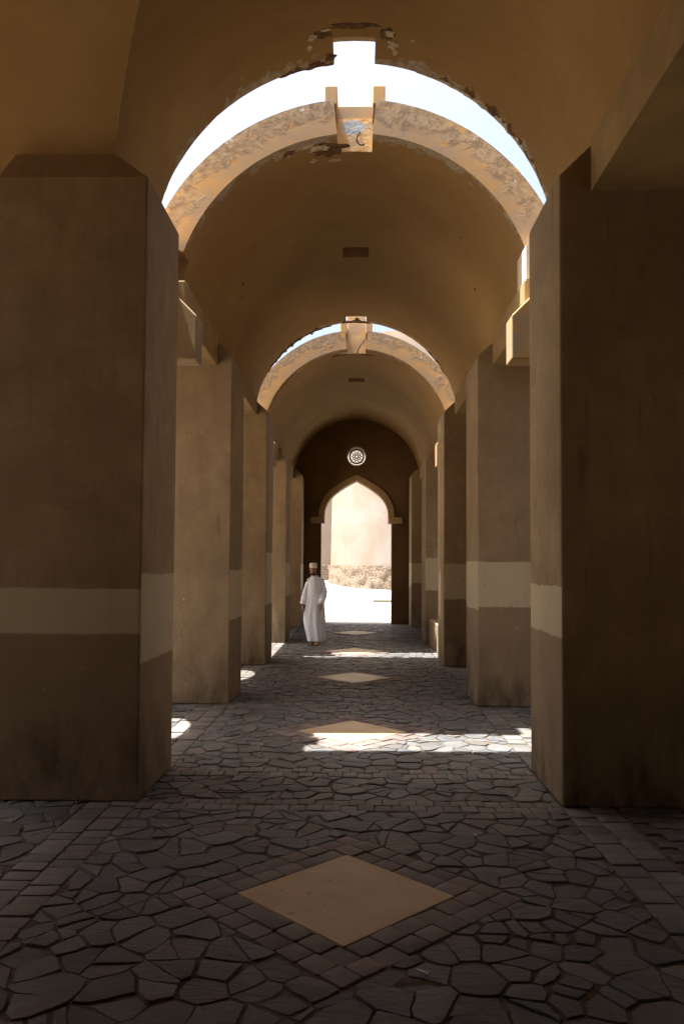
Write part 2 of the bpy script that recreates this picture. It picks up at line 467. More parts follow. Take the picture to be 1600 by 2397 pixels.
GR = (4.18, 4.106, 1.754)
B1 = vault('barrel_vault', 'large near barrel vault overhead, ending at a jagged crown notch against the sky', 1.81, 4.43, -6.0, 7.03, front=False, rear=True, groin=GR, rim=.20)
B2 = vault('barrel_vault', 'middle barrel vault with rough peeling front arch and dark square vent in its crown', 1.85, 4.26, 7.97, 14.35, t=.36, foot_cut=(8.23,4.88), vent=(10.9,11.26), rim=.24)
B3 = vault('barrel_vault', 'far barrel vault running up to the dark end wall, small vent in its crown', 1.83, 4.07, 15.35, WALL_Y+.1, t=.36, rear=False, foot_cut=(15.6,4.66), vent=(17.8,18.17), khi=.55, slotmat='trim')

def mat_flake():
    t = NT('bare_cream_plaster'); n = t.noise(16, 6, .65); b = t.noise(5, 4)
    return t.done(t.mix(t.ramp(n,.38,.62), (.82,.76,.64), (.52,.42,.31)), .95, t.bump(n,.8,.02))
M['flake'] = mat_flake()
M['scar'] = mat_simple('dark_torn_edge', (.25,.155,.085), .95, .5, 20, .1, .9)
def peel(parent, Rr, zc, blobs, name, mat, off=.004):
    # irregular thin sheets of loose plaster lying on the intrados: (angle deg, y, half length along arc, half width along y, seed)
    for (ad, y, la, wy, sd) in blobs:
        mb = MB(); n = 26; out = []
        for k in range(n):
            q = 2*PI*k/n
            m = .72+.55*mnoise.noise(Vector((math.cos(q)*1.6+sd*3.3, math.sin(q)*1.6-sd, sd)))+.28*mnoise.noise(Vector((math.cos(q)*5+sd, math.sin(q)*5, sd*2)))
            out.append((la*m*math.cos(q), wy*m*math.sin(q)))
        def P(u, v, r): a = R(ad)+u/Rr; return (r*math.cos(a), y+v, zc+r*math.sin(a))
        r0, r1 = Rr+.002, Rr-off
        b = len(mb.v)
        mb.v += [P(u,v,r0) for u,v in out]+[P(u,v,r1) for u,v in out]+[P(u*.5,v*.5,r1-off*.7) for u,v in out]+[P(0,0,r1-off)]
        for k in range(n):
            j = (k+1)%n
            mb.f += [(b+k,b+j,b+n+j,b+n+k),(b+n+k,b+n+j,b+2*n+j,b+2*n+k),(b+2*n+k,b+2*n+j,b+3*n)]
        mb.build(name, M[mat], parent)
def edge_strip(parent, Rr, zc, ye, a0, a1, w0, name, mat, seed, off=.006, out=0.0):
    mb = MB(); n = int((a1-a0)*2.2); A=[]; B=[]
    for k in range(n+1):
        a = R(a0+(a1-a0)*k/n); env = math.sin(PI*k/n)**.4
        w = w0*env*max(.04,.5+1.1*mnoise.noise(Vector((a*14,seed,1)))+.7*mnoise.noise(Vector((a*45,seed,5))))
        o_ = out*env*max(0,mnoise.noise(Vector((a*22,seed,8)))+.1*mnoise.noise(Vector((a*70,seed,8))))
        def P(r,y): return (r*math.cos(a), y, zc+r*math.sin(a))
        A.append([P(Rr+.003,ye-w),P(Rr-off,ye-w+.004),P(Rr-off*.8,ye+.004+o_),P(Rr+.03,ye+.004+o_)])
    mb.loft(A); return mb.build(name, M[mat], parent)
# near arch: cream torn strip along its right edge, flakes and scars round the notch
edge_strip(B1,1.81,4.43,7.03,14,72,.085,'peeling_edge','flake',1.0,out=.03)
edge_strip(B1,1.81,4.43,7.03,16,70,.13,'torn_edge','scar',2.2,off=.003)
edge_strip(B1,1.81,4.43,7.03,96,112,.10,'torn_edge','scar',3.1,off=.006,out=.05)
peel(B1,1.81,4.43,[(79.5,6.72,.05,.09,1.3),(80.5,6.60,.055,.05,2.7),(78.6,6.82,.03,.05,3.1),(101.5,6.62,.05,.06,4.4),(102.5,6.75,.035,.05,5.2),(98,6.55,.06,.025,6.6),(74,6.62,.02,.03,7.7),(69,6.9,.035,.02,9.1)],'loose_plaster','flake')
peel(B1,1.81,4.43,[(90,6.52,.30,.055,1.1),(98.5,6.6,.10,.08,2.1),(81,6.60,.09,.08,3.4),(97,6.93,.07,.07,5.5)],'dark_scar','scar',.0025)
# second vault: patches beside the slot, ragged rear edge
peel(B2,1.85,4.26,[(101.5,8.18,.16,.09,1.9),(106,8.10,.10,.05,2.8),(104,8.42,.05,.04,3.3),(97,8.48,.10,.04,4.9)],'loose_plaster','flake')
peel(B2,1.85,4.26,[(99,8.24,.26,.17,7.1),(112,8.12,.12,.06,8.2)],'dark_scar','scar',.002)
edge_strip(B2,1.85,4.26,14.35,104,150,.16,'torn_edge','scar',6.1,off=.012,out=.22)
edge_strip(B2,1.85,4.26,14.35,82,98,.25,'torn_edge','scar',7.3,off=.01,out=.05)
edge_strip(B2,1.85,4.26,14.35,28,46,.10,'torn_edge','scar',8.8,off=.01,out=.10)
peel(B2,1.85,4.26,[(143,10.3,.03,.05,1.2),(146,10.6,.02,.05,2.2),(33,10.2,.025,.03,3.3),(47,9.4,.02,.02,4.1)],'dark_scar','scar',.004)
peel(B3,1.83,4.07,[(100,15.70,.25,.12,1.9),(84,15.75,.2,.1,2.2),(140,15.50,.35,.05,3.1),(150,15.50,.25,.05,4.4)],'dark_scar','scar',.004)
peel(B3,1.83,4.07,[(97,15.62,.12,.06,5.2),(128,15.53,.12,.04,6.3)],'loose_plaster','flake')

# transverse vault over the left side bay
def cross_vault():
    yc, zc, r = GR; verts=[]; faces=[]; N=40; xo=-5.6
    xs = 14
    def xg(z):
        q = 1.81**2-(z-4.43)**2 if z>4.43 else 1.81**2
        return -math.sqrt(max(0,q))
    for k in range(N+1):
        a = PI*k/N; y = yc+r*math.cos(a); z = zc+r*math.sin(a)
        g = xg(z)
        for i in range(xs+1):
            verts.append((g+(xo-g)*i/xs, y, z))
    b = len(verts)
    for k in range(N+1):
        a = PI*k/N; y = yc+(r+.3)*math.cos(a); z = zc+(r+.3)*math.sin(a)
        g = xg(zc+r*math.sin(a))
        for i in range(xs+1):
            verts.append((g-.02+(xo-g+.02)*i/xs, y, z))
    W = xs+1
    for k in range(N):
        for i in range(xs):
            faces.append((k*W+i,k*W+i+1,(k+1)*W+i+1,(k+1)*W+i))
            faces.append((b+k*W+i,b+(k+1)*W+i,b+(k+1)*W+i+1,b+k*W+i+1))
        faces.append((k*W+xs,b+k*W+xs,b+(k+1)*W+xs,(k+1)*W+xs))
        faces.append((k*W,(k+1)*W,b+(k+1)*W,b+k*W))
    me = new_mesh('cross_vault', verts, faces)
    bm = bmesh.new(); bm.from_mesh(me); bmesh.ops.recalc_face_normals(bm, faces=bm.faces); bm.to_mesh(me); bm.free()
    for p in me.polygons: p.use_smooth=True
    me.set_sharp_from_angle(angle=R(35))
    o = add('cross_vault', me, M['vault']); tag(o, 'dark side vault crossing in at the upper left corner', 'vault')
cross_vault()

# ------------------------------------------------------------------ beams, brackets, side roofs
def beam(sx, y0, y1, z0, z1, label, x0=1.68, x1=2.3):
    mb = MB(); mb.box(*sorted((sx*x0, sx*x1)), y0, y1, z0, z1)
    o = mb.build('lintel_beam', M['beam']); bevel(o,.012)
    tag(o, label, 'beam', 'plastered lintel beams between the pillars')
for sx, sd in ((-1,'left'),(1,'right')):
    beam(sx, 7.79, 9.668, 4.14, 4.52, 'beam on the %s running from a hanging block to the second pillar' % sd)
    beam(sx, 10.692, 13.468, 4.24, 4.56, 'beam on the %s between the second and third pillars' % sd)
    beam(sx, 15.01, 17.198, 3.93, 4.28, 'beam on the %s between the third and fourth pillars' % sd)
    beam(sx, 18.222, 21.698, 4.03, 4.36, 'beam on the %s between the two farthest pillars' % sd, x0=1.72)
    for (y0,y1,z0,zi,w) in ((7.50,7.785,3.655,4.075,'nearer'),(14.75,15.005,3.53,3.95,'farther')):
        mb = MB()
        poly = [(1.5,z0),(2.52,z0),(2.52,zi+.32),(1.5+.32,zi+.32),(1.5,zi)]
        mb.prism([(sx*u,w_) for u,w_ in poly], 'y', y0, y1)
        o = mb.build('hanging_block', M['ring'] if sx>0 else M['pillar']); bevel(o,.012)  # left blocks get a darker plaster: their shade is put into the colour
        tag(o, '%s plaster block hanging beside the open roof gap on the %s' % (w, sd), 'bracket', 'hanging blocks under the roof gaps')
# upstand wall at the gap ends
for sx, sd in ((-1,'left'),(1,'right')):
    for (y0,y1,z0,z1,w) in ((6.85 if sx<0 else 7.79,8.40,4.53,4.95,'first'),(15.007,15.6,4.29,4.7,'second')):  # left first one runs on unseen, lengthened to block sun from the floor
        xi = 1.70 if sx>0 and w=='first' else 1.87
        mb = MB(); mb.box(*sorted((sx*xi, sx*2.16)), y0, y1 if xi>1.8 else 8.225, z0, z1 if xi>1.8 else 4.87)
        o = mb.build('upstand', M['trac'] if xi<1.8 else M['trim'])  # right first one is paler: its sunlit look is put into the colour
        tag(o, 'small pale upstand above the %s beam at the %s roof gap' % (sd, w), 'upstand', 'upstands at the roof gaps')
# side roofs
def slab(name, label, poly, z0, z1, mat='beam'):
    mb = MB(); mb.prism(poly, 'z', z0, z1)
    o = mb.build(name, M[mat]); tag(o, label, 'roof'); return o
slab('flat_roof', 'dark flat soffit of the side roof at upper right', [(1.73,-6),(7.5,-6),(7.5,5.705),(1.73,5.705)], 4.42, 4.80)
slab('flat_roof', 'flat side roof behind the nearest right pillar', [(2.53,5.71),(7.5,5.71),(7.5,7.0),(2.53,7.0)], 4.42, 4.80)
slab('flat_roof', 'flat side roof right of the middle vault', [(2.31,8.45),(7.5,8.45),(7.5,14.3),(2.31,14.3)], 4.56, 4.9)
slab('flat_roof', 'flat side roof right of the far vault', [(2.31,15.65),(7.5,15.65),(7.5,22.9),(2.31,22.9)], 4.36, 4.7)
XL = -6.6
notch = [(XL,7.45)]+[(-3.30+.30*math.cos(a)*1.0, 8.08+.63*math.sin(a)) for a in [-PI/2+PI*k/12 for k in range(13)]]+[(XL,8.71)]
slab('flat_roof', 'flat side roof left of the middle vault', [(-2.12,5.97),(XL,5.97)]+notch+[(XL,11.6)]+[(-3.10+.25*math.cos(a), 12.15+.55*math.sin(a)) for a in [-PI/2+PI*k/12 for k in range(13)]]+[(XL,12.7),(XL,14.0),(-2.12,14.0)], 4.56, 4.9)
slab('flat_roof', 'flat side roof left of the far vault', [(-2.31,14.01),(-2.78,14.01),(-2.78,18.4),(XL,18.4),(XL,22.9),(-2.31,22.9)], 4.36, 4.7)
mb = MB(); mb.box(-6.56,-5.9,9.0,19.0,4.92,9.0)
tag(mb.build('upper_wall', M['beam']), 'tall upper wall of the side bay at the far left edge', 'wall')

# side walls that close the right aisle, and the wall behind the camera
mb = MB(); mb.prism([(-6,0),(-1.0,0),(-1.0,2.4),(1.2,2.4),(1.2,0),(22.9,0),(22.9,4.8),(-6,4.8)],'x',7.5,7.9)  # unseen opening added to let light onto the nearest right pillar
tag(mb.build('side_wall', M['beam']), 'plain wall closing the aisle far to the right', 'wall')
mb = MB(); mb.box(-7,7.9,-6.4,-6.001,0,6.9)
tag(mb.build('back_wall', M['beam']), 'plain wall closing the passage behind the camera', 'wall')
mb = MB(); mb.box(-5.9,-5.5,-6,4.45,0,6.3)  # unseen wall added to hold back light, its length set for brightness
tag(mb.build('side_wall', M['beam']), 'plain wall added at the near left to hold light out of the side bay', 'wall')
slab('flat_roof', 'flat side roof at the near left beside the camera', [(-1.80,-6),(-5.5,-6),(-5.5,2.42),(-1.80,2.42)], 4.467, 4.80)

def court_light_wall():
    mb = MB(); x0,x1=-6.95,-6.6; ops=[(6.9,9.0),(11.2,13.0),(14.2,18.2)]; cur=5.9  # unseen wall added to cut light bouncing in from the sunlit court
    for a,b in ops:
        mb.box(x0,x1,cur,a,0,4.55); mb.box(x0,x1,a+.001,b-.001,3.2 if b-a<3 else 4.0,4.55 if b-a<3 else 4.36); cur=b
    mb.box(x0,x1,cur,22.9,0,4.35)
    tag(mb.build('side_wall', M['beam']), 'long wall with square openings, added beyond the left side bay to cut court light', 'wall')
court_light_wall()
# low parapet between third and fourth right pillars
mb = MB(); mb.box(1.58,1.95,15.3,17.19,0,.55)
o = mb.build('low_parapet', M['pillar']); bevel(o,.02); tag(o, 'low plastered parapet between the third and fourth right pillars', 'parapet')

# ------------------------------------------------------------------ end wall with pointed doorway and rose window
def catmull(P, n=10):
    out=[]
    for i in range(len(P)-1):
        p0,p1,p2,p3 = P[max(i-1,0)],P[i],P[i+1],P[min(i+2,len(P)-1)]
        for k in range(n):
            t=k/n
            out.append(tuple(.5*((2*b)+(-a+c)*t+(2*a-5*b+4*c-d)*t*t+(-a+3*b-3*c+d)*t**3) for a,b,c,d in zip(p0,p1,p2,p3)))
    out.append(P[-1]); return out
ARCH = catmull([(.92,2.88),(.92,3.13),(.885,3.33),(.78,3.54),(.61,3.72),(.41,3.87),(.2,4.0),(0,4.11)])
ARCO = catmull([(1.08,2.88),(1.08,3.15),(1.045,3.37),(.92,3.64),(.73,3.85),(.49,4.02),(.25,4.16),(0,4.275)])
ZI, HW = 2.88, 1.015
RC, RR = 4.82, .255                       # rose window centre height and opening radius
def end_wall():
    root = bpy.data.objects.new('end_wall', None); COL.objects.link(root); root.location = (0,WALL_Y,0)
    tag(root, 'dark end wall with a pointed doorway and a small round window', 'wall')
    def archz(x):
        x = abs(x)
        if x >= .92: return ZI
        for (a,b) in zip(ARCH, ARCH[1:]):
            if b[0] <= x <= a[0] and a[0] != b[0]:
                return a[1]+(b[1]-a[1])*(a[0]-x)/(a[0]-b[0])
        return 4.11
    T = .38; ZTOP = 6.6
    xs = sorted(set([-6,-HW,HW,6]+[round(s*p[0],4) for p in ARCH for s in (-1,1)]+[round(RR*math.cos(PI*k/24),4) for k in range(25)]))
    mb = MB()
    for a,b in zip(xs, xs[1:]):
        spans=[]; mid=(a+b)/2
        if abs(mid) > HW: lo=(0,0)
        elif abs(mid) > .92: lo=(ZI,ZI)
        else:
            eps = 1e-4
            lo=(archz(a+eps),archz(b-eps))
        if abs(mid) < RR:
            ca=math.sqrt(max(0,RR*RR-a*a)); cb=math.sqrt(max(0,RR*RR-b*b))
            spans=[(lo[0],lo[1],RC-ca,RC-cb),(RC+ca,RC+cb,ZTOP,ZTOP)]
        else: spans=[(lo[0],lo[1],ZTOP,ZTOP)]
        for (l0,l1,h0,h1) in spans:
            mb.face([(a,0,l0),(b,0,l1),(b,0,h1),(a,0,h0)])
            mb.face([(a,T,l0),(a,T,h0),(b,T,h1),(b,T,l1)])
            mb.face([(a,0,l0),(a,T,l0),(b,T,l1),(b,0,l1)])
            mb.face([(a,0,h0),(b,0,h1),(b,T,h1),(a,T,h0)])
    for s in (-1,1):
        x=s*HW; mb.face([(x,0,0),(x,T,0),(x,T,ZI),(x,0,ZI)])
        x=s*.92; mb.face([(x,0,ZI),(x,T,ZI),(x,T,3.13),(x,0,3.13)])
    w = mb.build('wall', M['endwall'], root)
    mb = MB()
    for s in (-1,1):
        n = len(ARCH)
        for k in range(n-1):
            q=[(s*ARCH[k][0],ARCH[k][1]),(s*ARCO[k][0],ARCO[k][1]),(s*ARCO[k+1][0],ARCO[k+1][1]),(s*ARCH[k+1][0],ARCH[k+1][1])]
            for yy in (-.06,-.002): mb.face([(u,yy,v) for u,v in q])
            mb.face([(q[0][0],-.06,q[0][1]),(q[3][0],-.06,q[3][1]),(q[3][0],-.002,q[3][1]),(q[0][0],-.002,q[0][1])])
            mb.face([(q[1][0],-.06,q[1][1]),(q[2][0],-.06,q[2][1]),(q[2][0],-.002,q[2][1]),(q[1][0],-.002,q[1][1])])
    mb.build('arch_trim', M['trim'], root)
    for s in (-1,1):
        mb=MB(); mb.box(*sorted((s*.922,s*1.315)), -.085,-.002, ZI,ZI+.175)
        bevel(mb.build('impost', M['trim'], root), .008)
    # rose window
    mb=MB()
    def torus(r, tr, yy, cx=0, cz=RC, n=40):
        pts=[(cx+r*math.cos(2*PI*k/n), yy, cz+r*math.sin(2*PI*k/n)) for k in range(n)]
        rings=[]
        for k,p in enumerate(pts):
            a=2*PI*k/n; d=Vector((math.cos(a),0,math.sin(a)))
            rings.append([Vector(p)+d*tr*math.cos(q)+Vector((0,1,0))*tr*math.sin(q) for q in (0,PI/3,2*PI/3,PI,4*PI/3,5*PI/3)])
        b=len(mb.v)
        for r_ in rings: mb.v += [tuple(p) for p in r_]
        for k in range(n):
            for i in range(6):
                mb.f.append((b+k*6+i,b+k*6+(i+1)%6,b+((k+1)%n)*6+(i+1)%6,b+((k+1)%n)*6+i))
    torus(.275,.014,-.012)
    rw = mb.build('rose_window', M['trac'], root, smooth=40)
    mb=MB(); torus(.203,.022,.06); [mb.tube([(.21*math.cos(q),.06,RC+.21*math.sin(q)),(.262*math.cos(q),.06,RC+.262*math.sin(q))],.007,6) for q in (PI/4,3*PI/4,5*PI/4,7*PI/4)]; torus(.042,.012,.06,n=20)
    for k in range(10):
        a=2*PI*k/10
        torus(.036,.008,.06,.088*math.cos(a),RC+.088*math.sin(a),14)
        torus(.040,.008,.06,.142*math.cos(a+PI/10),RC+.142*math.sin(a+PI/10),14)
        mb.tube([(.045*math.cos(a),.06,RC+.045*math.sin(a)),(.06*math.cos(a),.06,RC+.06*math.sin(a))],.008,6)
    mb.build('tracery', M['dark'], rw, smooth=40)
end_wall()

# ------------------------------------------------------------------ cables and ceiling bits
def cable(pts, rad, label):
    mb=MB(); mb.tube(catmull(pts,8), rad, 8)
    tag(mb.build('cable', M['cable'], smooth=60), label, 'cable')
cable([(.055,8.34,6.33),(.03,8.29,6.27),(.018,8.28,6.21),(.04,8.28,6.165),(.075,8.285,6.155),(.10,8.29,6.17)], .008, 'black cable loop dangling in the nearer crown slot')
cable([(.15,15.74,6.20),(.12,15.65,6.10),(.05,15.6,5.98),(.01,15.58,5.87)], .012, 'black cable hanging straight in the farther crown slot')

# ------------------------------------------------------------------ ground, paving
def stone_mesh(polys, name, mat, depth=.018, bev=.0045, tilt=.022, cols=None, jit=True):
    verts=[];faces=[];tint=[]
    for pi,(P, col) in enumerate(polys):
        n=len(P); cx=sum(p[0] for p in P)/n; cy=sum(p[1] for p in P)/n
        tx,ty=rnd.uniform(-tilt,tilt),rnd.uniform(-tilt,tilt); dz=rnd.uniform(-.008,.004)
        b=len(verts)
        def ins(p,d):
            v=Vector((cx-p[0],cy-p[1])); L=v.length
            return (p[0]+v.x/L*min(d,L*.5), p[1]+v.y/L*min(d,L*.5)) if L>0 else p
        for (d,z) in ((0,-depth),(.0008,-.006),(.0025,-.0015),(max(bev,.0055),0)):
            for p in P:
                q=ins(p,d); zz=z+dz+(tx*(q[0]-cx)+ty*(q[1]-cy) if z>-depth else 0)
                if d==max(bev,.0055) and jit: zz-=abs(mnoise.noise(Vector((q[0]*7,q[1]*7,3))))*.006
                verts.append((q[0],q[1],zz))
        verts.append((cx,cy,dz+.0015))
        for r in range(3):
            for i in range(n):
                j=(i+1)%n; faces.append((b+r*n+i,b+r*n+j,b+(r+1)*n+j,b+(r+1)*n+i)); tint.append(col)
        for i in range(n):
            faces.append((b+3*n+i,b+3*n+(i+1)%n,b+4*n)); tint.append(col)
    me=bpy.data.meshes.new(name); me.from_pydata(verts,[],faces)
    a=me.attributes.new('tint','FLOAT_COLOR','FACE')
    for k,c in enumerate(tint): a.data[k].color=(*c,1)
    for p in me.polygons: p.use_smooth=True
    me.set_sharp_from_angle(angle=R(32))
    return me

def clip(P, nx, ny, d):                    # keep nx*x+ny*y <= d
    out=[]
    for i in range(len(P)):
        a,b=P[i],P[(i+1)%len(P)]; da=nx*a[0]+ny*a[1]-d; db=nx*b[0]+ny*b[1]-d
        if da<=0: out.append(a)
        if (da<0<db) or (db<0<da):
            t=da/(da-db); out.append((a[0]+(b[0]-a[0])*t,a[1]+(b[1]-a[1])*t))
    return out
def area(P): return .5*abs(sum(P[i][0]*P[(i+1)%len(P)][1]-P[(i+1)%len(P)][0]*P[i][1] for i in range(len(P))))

DH = .562                                   # half diagonal of the tan slab
FR = .245                                   # width of the sett frame round it
DO = DH+FR*math.sqrt(2)
def flag_cells(x0,x1,y0,y1,size,diamond=None):
    nx=max(1,int((x1-x0)/size)); ny=max(1,int((y1-y0)/(size*.8)))
    pts=[]
    for i in range(-1,nx+1):
        for j in range(-1,ny+1):
            if rnd.random()<.22: continue
            pts.append((x0+(i+.5+rnd.uniform(-.47,.47))*(x1-x0)/nx, y0+(j+.5+rnd.uniform(-.47,.47))*(y1-y0)/ny))
            if rnd.random()<.28: pts.append((pts[-1][0]+rnd.uniform(-.13,.13),pts[-1][1]+rnd.uniform(-.10,.10)))
    out=[]
    for k,p in enumerate(pts):
        P=[(x0,y0),(x1,y0),(x1,y1),(x0,y1)]
        nb=sorted(((q[0]-p[0])**2+(q[1]-p[1])**2,q) for q in pts if q is not p and abs(q[0]-p[0])<size*3.2 and abs(q[1]-p[1])<size*3.2)
        for d2,q in nb[:22]:
            nxv,nyv=q[0]-p[0],q[1]-p[1]
            P=clip(P,nxv,nyv,(q[0]**2+q[1]**2-p[0]**2-p[1]**2)/2)
            if len(P)<3: break
        if len(P)<3: continue
        if diamond is not None:
            # cut the sett frame out of the cell, side by side
            rest=P; start=[]
            for sx,sy in ((1,1),(1,-1),(-1,1),(-1,-1)):
                if len(rest)<3: break
                o_=clip(rest,-sx,-sy,-(DO+.006+sy*diamond))
                if len(o_)>2: start.append(o_)
                rest=clip(rest,sx,sy,DO+.006+sy*diamond)
        else: start=[P]
        stack=start; pieces=[]
        while stack:
            Q=stack.pop(); A_=area(Q)
            if A_<.004: continue
            if A_>rnd.uniform(.028,.085):
                n=len(Q); gx=sum(a[0] for a in Q)/n+rnd.uniform(-.04,.04); gy=sum(a[1] for a in Q)/n+rnd.uniform(-.03,.03)
                L=max(((a[0]-b[0])**2+(a[1]-b[1])**2,a[0]-b[0],a[1]-b[1]) for a in Q for b in Q)
                an=math.atan2(L[2],L[1])+rnd.uniform(-.35,.35); nx_,ny_=math.cos(an),math.sin(an); d_=nx_*gx+ny_*gy
                h1=clip(Q,nx_,ny_,d_); h2=clip(Q,-nx_,-ny_,-d_)
                if len(h1)>2 and len(h2)>2: stack+=[h1,h2]
                else: pieces.append(Q)
            else: pieces.append(Q)
        for P in pieces: finish(P,x0,x1,y0,y1,out)
    return out

def finish(P,x0,x1,y0,y1,out):
    for _ in (0,):
        # joint: shrink, then roughen the outline
        n=len(P); gx=sum(a[0] for a in P)/n; gy=sum(a[1] for a in P)/n
        gap=rnd.choice([.004,.005,.006,.008,.010,.015])
        Q=P
        ccw=sum(P[i][0]*P[(i+1)%n][1]-P[(i+1)%n][0]*P[i][1] for i in range(n))>0
        for i in range(n):
            a,b=P[i],P[(i+1)%n]; ex,ey=b[0]-a[0],b[1]-a[1]; L=math.hypot(ex,ey)
            if L<1e-6: continue
            nxv,nyv=(ey/L,-ex/L) if ccw else (-ey/L,ex/L)
            on_border = any(abs(a[c]-v)<1e-5 and abs(b[c]-v)<1e-5 for c,v in ((0,x0),(0,x1),(1,y0),(1,y1)))
            g = .004 if on_border else rnd.choice([.0015,.002,.003,.003,.004,.007,.013])
            Q=clip(Q,nxv,nyv,nxv*a[0]+nyv*a[1]-g)
            if len(Q)<3: break
        if len(Q)<3 or area(Q)<.003: continue
        S=[]
        for i in range(len(Q)):
            a,b=Q[i],Q[(i+1)%len(Q)]; L=math.hypot(b[0]-a[0],b[1]-a[1]); m=max(1,int(L/.055))
            for s in range(m):
                t=s/m; px=a[0]+(b[0]-a[0])*t; py=a[1]+(b[1]-a[1])*t
                amp=.013 if s else .005
                if s==0 and L>.02:            # knock the corners off
                    gx_,gy_=gx-px,gy-py; l=math.hypot(gx_,gy_)+1e-6; kk=rnd.uniform(.0,.009)
                    px+=gx_/l*kk; py+=gy_/l*kk
                ox,oy=px,py; px+=amp*(mnoise.noise(Vector((ox*9,oy*9,1.3)))+.7*mnoise.noise(Vector((ox*31,oy*31,4)))); py+=amp*(mnoise.noise(Vector((ox*9,oy*9,7.7)))+.7*mnoise.noise(Vector((ox*31,oy*31,9))))
                S.append((min(max(px,x0+.003),x1-.003),min(max(py,y0+.003),y1-.003)))
        ro=rnd.uniform(-.035,.035); cr,sr=math.cos(ro),math.sin(ro)
        if area(Q)<.12: S=[(min(max(gx+(a-gx)*cr-(b-gy)*sr,x0+.002),x1-.002),min(max(gy+(a-gx)*sr+(b-gy)*cr,y0+.002),y1-.002)) for a,b in S]
        c=rnd.random(); v=rnd.uniform(.72,1.22)
        base=(.116,.118,.120) if c<.5 else (.13,.122,.112) if c<.72 else (.106,.113,.121)
        out.append((S,tuple(v*q for q in base)))

def sett_row(x0,x1,y0,y1,along,pitch=.122,rows=2,gap=.006,base=(.138,.126,.118)):
    out=[]
    L=(x1-x0) if along=='x' else (y1-y0); W=((y1-y0) if along=='x' else (x1-x0))/rows
    n=max(1,round(L/pitch)); p=L/n
    for r in range(rows):
        off = (.5*p if r%2 else 0)
        k=0; a=0.0
        while a < L-1e-6:
            b=min(L, (p-off if k==0 and off else a+p) if k==0 else a+p)
            if k==0 and off: b=p-off
            g=gap*.5
            if along=='x': q=(x0+a+g,x0+b-g,y0+r*W+g,y0+(r+1)*W-g)
            else: q=(x0+r*W+g,x0+(r+1)*W-g,y0+a+g,y0+b-g)
            j=lambda: rnd.uniform(-.003,.003)
            c=.012
            if q[1]-q[0]>.03 and q[3]-q[2]>.03:
                P=[(q[0]+c,q[2]+j()),(q[1]-c,q[2]+j()),(q[1]+j(),q[2]+c),(q[1]+j(),q[3]-c),(q[1]-c,q[3]+j()),(q[0]+c,q[3]+j()),(q[0]+j(),q[3]-c),(q[0]+j(),q[2]+c)]
                v=rnd.uniform(.75,1.25); out.append((P,tuple(v*t*rnd.uniform(.95,1.05) for t in base)))
            a=b; k+=1
    return out

flags=[]; setts=[]
bandsY=[]
for f in PF: bandsY += [(f-.13,f+.13),(f+PD-.28,f+PD-.02)]
edges=[-.3]
cur=-.3
for i,(a,b) in enumerate(bandsY):
    if a>cur:
        d=next((dy for dy in DY if cur<dy<a), None)
        flags += flag_cells(-1.5,1.5,cur,a,.168,d)
    if b<WALL_Y: setts += sett_row(-1.5,1.5,a,b,'x')
    cur=b
if cur<WALL_Y: flags += flag_cells(-1.5,1.5,cur,WALL_Y,.18)
setts += sett_row(-1.86,-1.5,-.3,WALL_Y,'y',.125,2)
setts += sett_row(1.5,1.86,-.3,WALL_Y,'y',.17,2,base=(.125,.12,.115))
flags += flag_cells(-3.9,-1.86,1.0,14.0,.25)
flags += flag_cells(-2.7,-1.86,14.0,WALL_Y,.32)
flags += flag_cells(1.86,2.8,6.5,WALL_Y,.32)
# interlocking pavers of the right aisle
def zig(x0,x1,y0,y1):
    out=[]; p,q=.21,.115; ny=int((y1-y0)/q); nx=int((x1-x0)/p)
    for j in range(ny):
        for i in range(nx):
            a=x0+i*p+(p/2 if j%2 else 0); y=y0+j*q; w=.022; g=.004
            P=[(a+g,y+g),(a+p*.33,y+g+w*.5),(a+p*.66,y+g-w*.5),(a+p-g,y+g),(a+p-g+w*.4,y+q*.5),(a+p-g,y+q-g),(a+p*.66,y+q-g-w*.5),(a+p*.33,y+q-g+w*.5),(a+g,y+q-g),(a+g+w*.4,y+q*.5)]
            v=rnd.uniform(.8,1.2); out.append((P,tuple(v*t for t in (.088,.082,.075))))
    return out
setts += zig(1.88,3.9,2.4,6.5)
o=add('paving', stone_mesh(flags,'paving',None), M['stone']); tag(o,kind='structure')
o=add('paving_setts', stone_mesh(setts,'paving_setts',None,bev=.007,tilt=.02,jit=False), M['sett']); tag(o,kind='structure')

# ground under everything
mb=MB(); mb.box(-5.5,7.4,-6.0,WALL_Y+.0,-.30,-.0115)
o=mb.build('floor', M['joint']); tag(o,kind='structure')
mb=MB(); mb.face([(-400,-400,-.05),(400,-400,-.05),(400,400,-.05),(-400,400,-.05)])
o=mb.build('ground', M['court'],recalc=False); tag(o,kind='structure')
# court west of the arcade (sunlit)
mb=MB(); mb.face([(-60,-20,-.02),(-3.9,-20,-.02),(-3.9,23.3,-.02),(-60,23.3,-.02)])
o=mb.build('court', M['court'],recalc=False); tag(o,kind='structure')

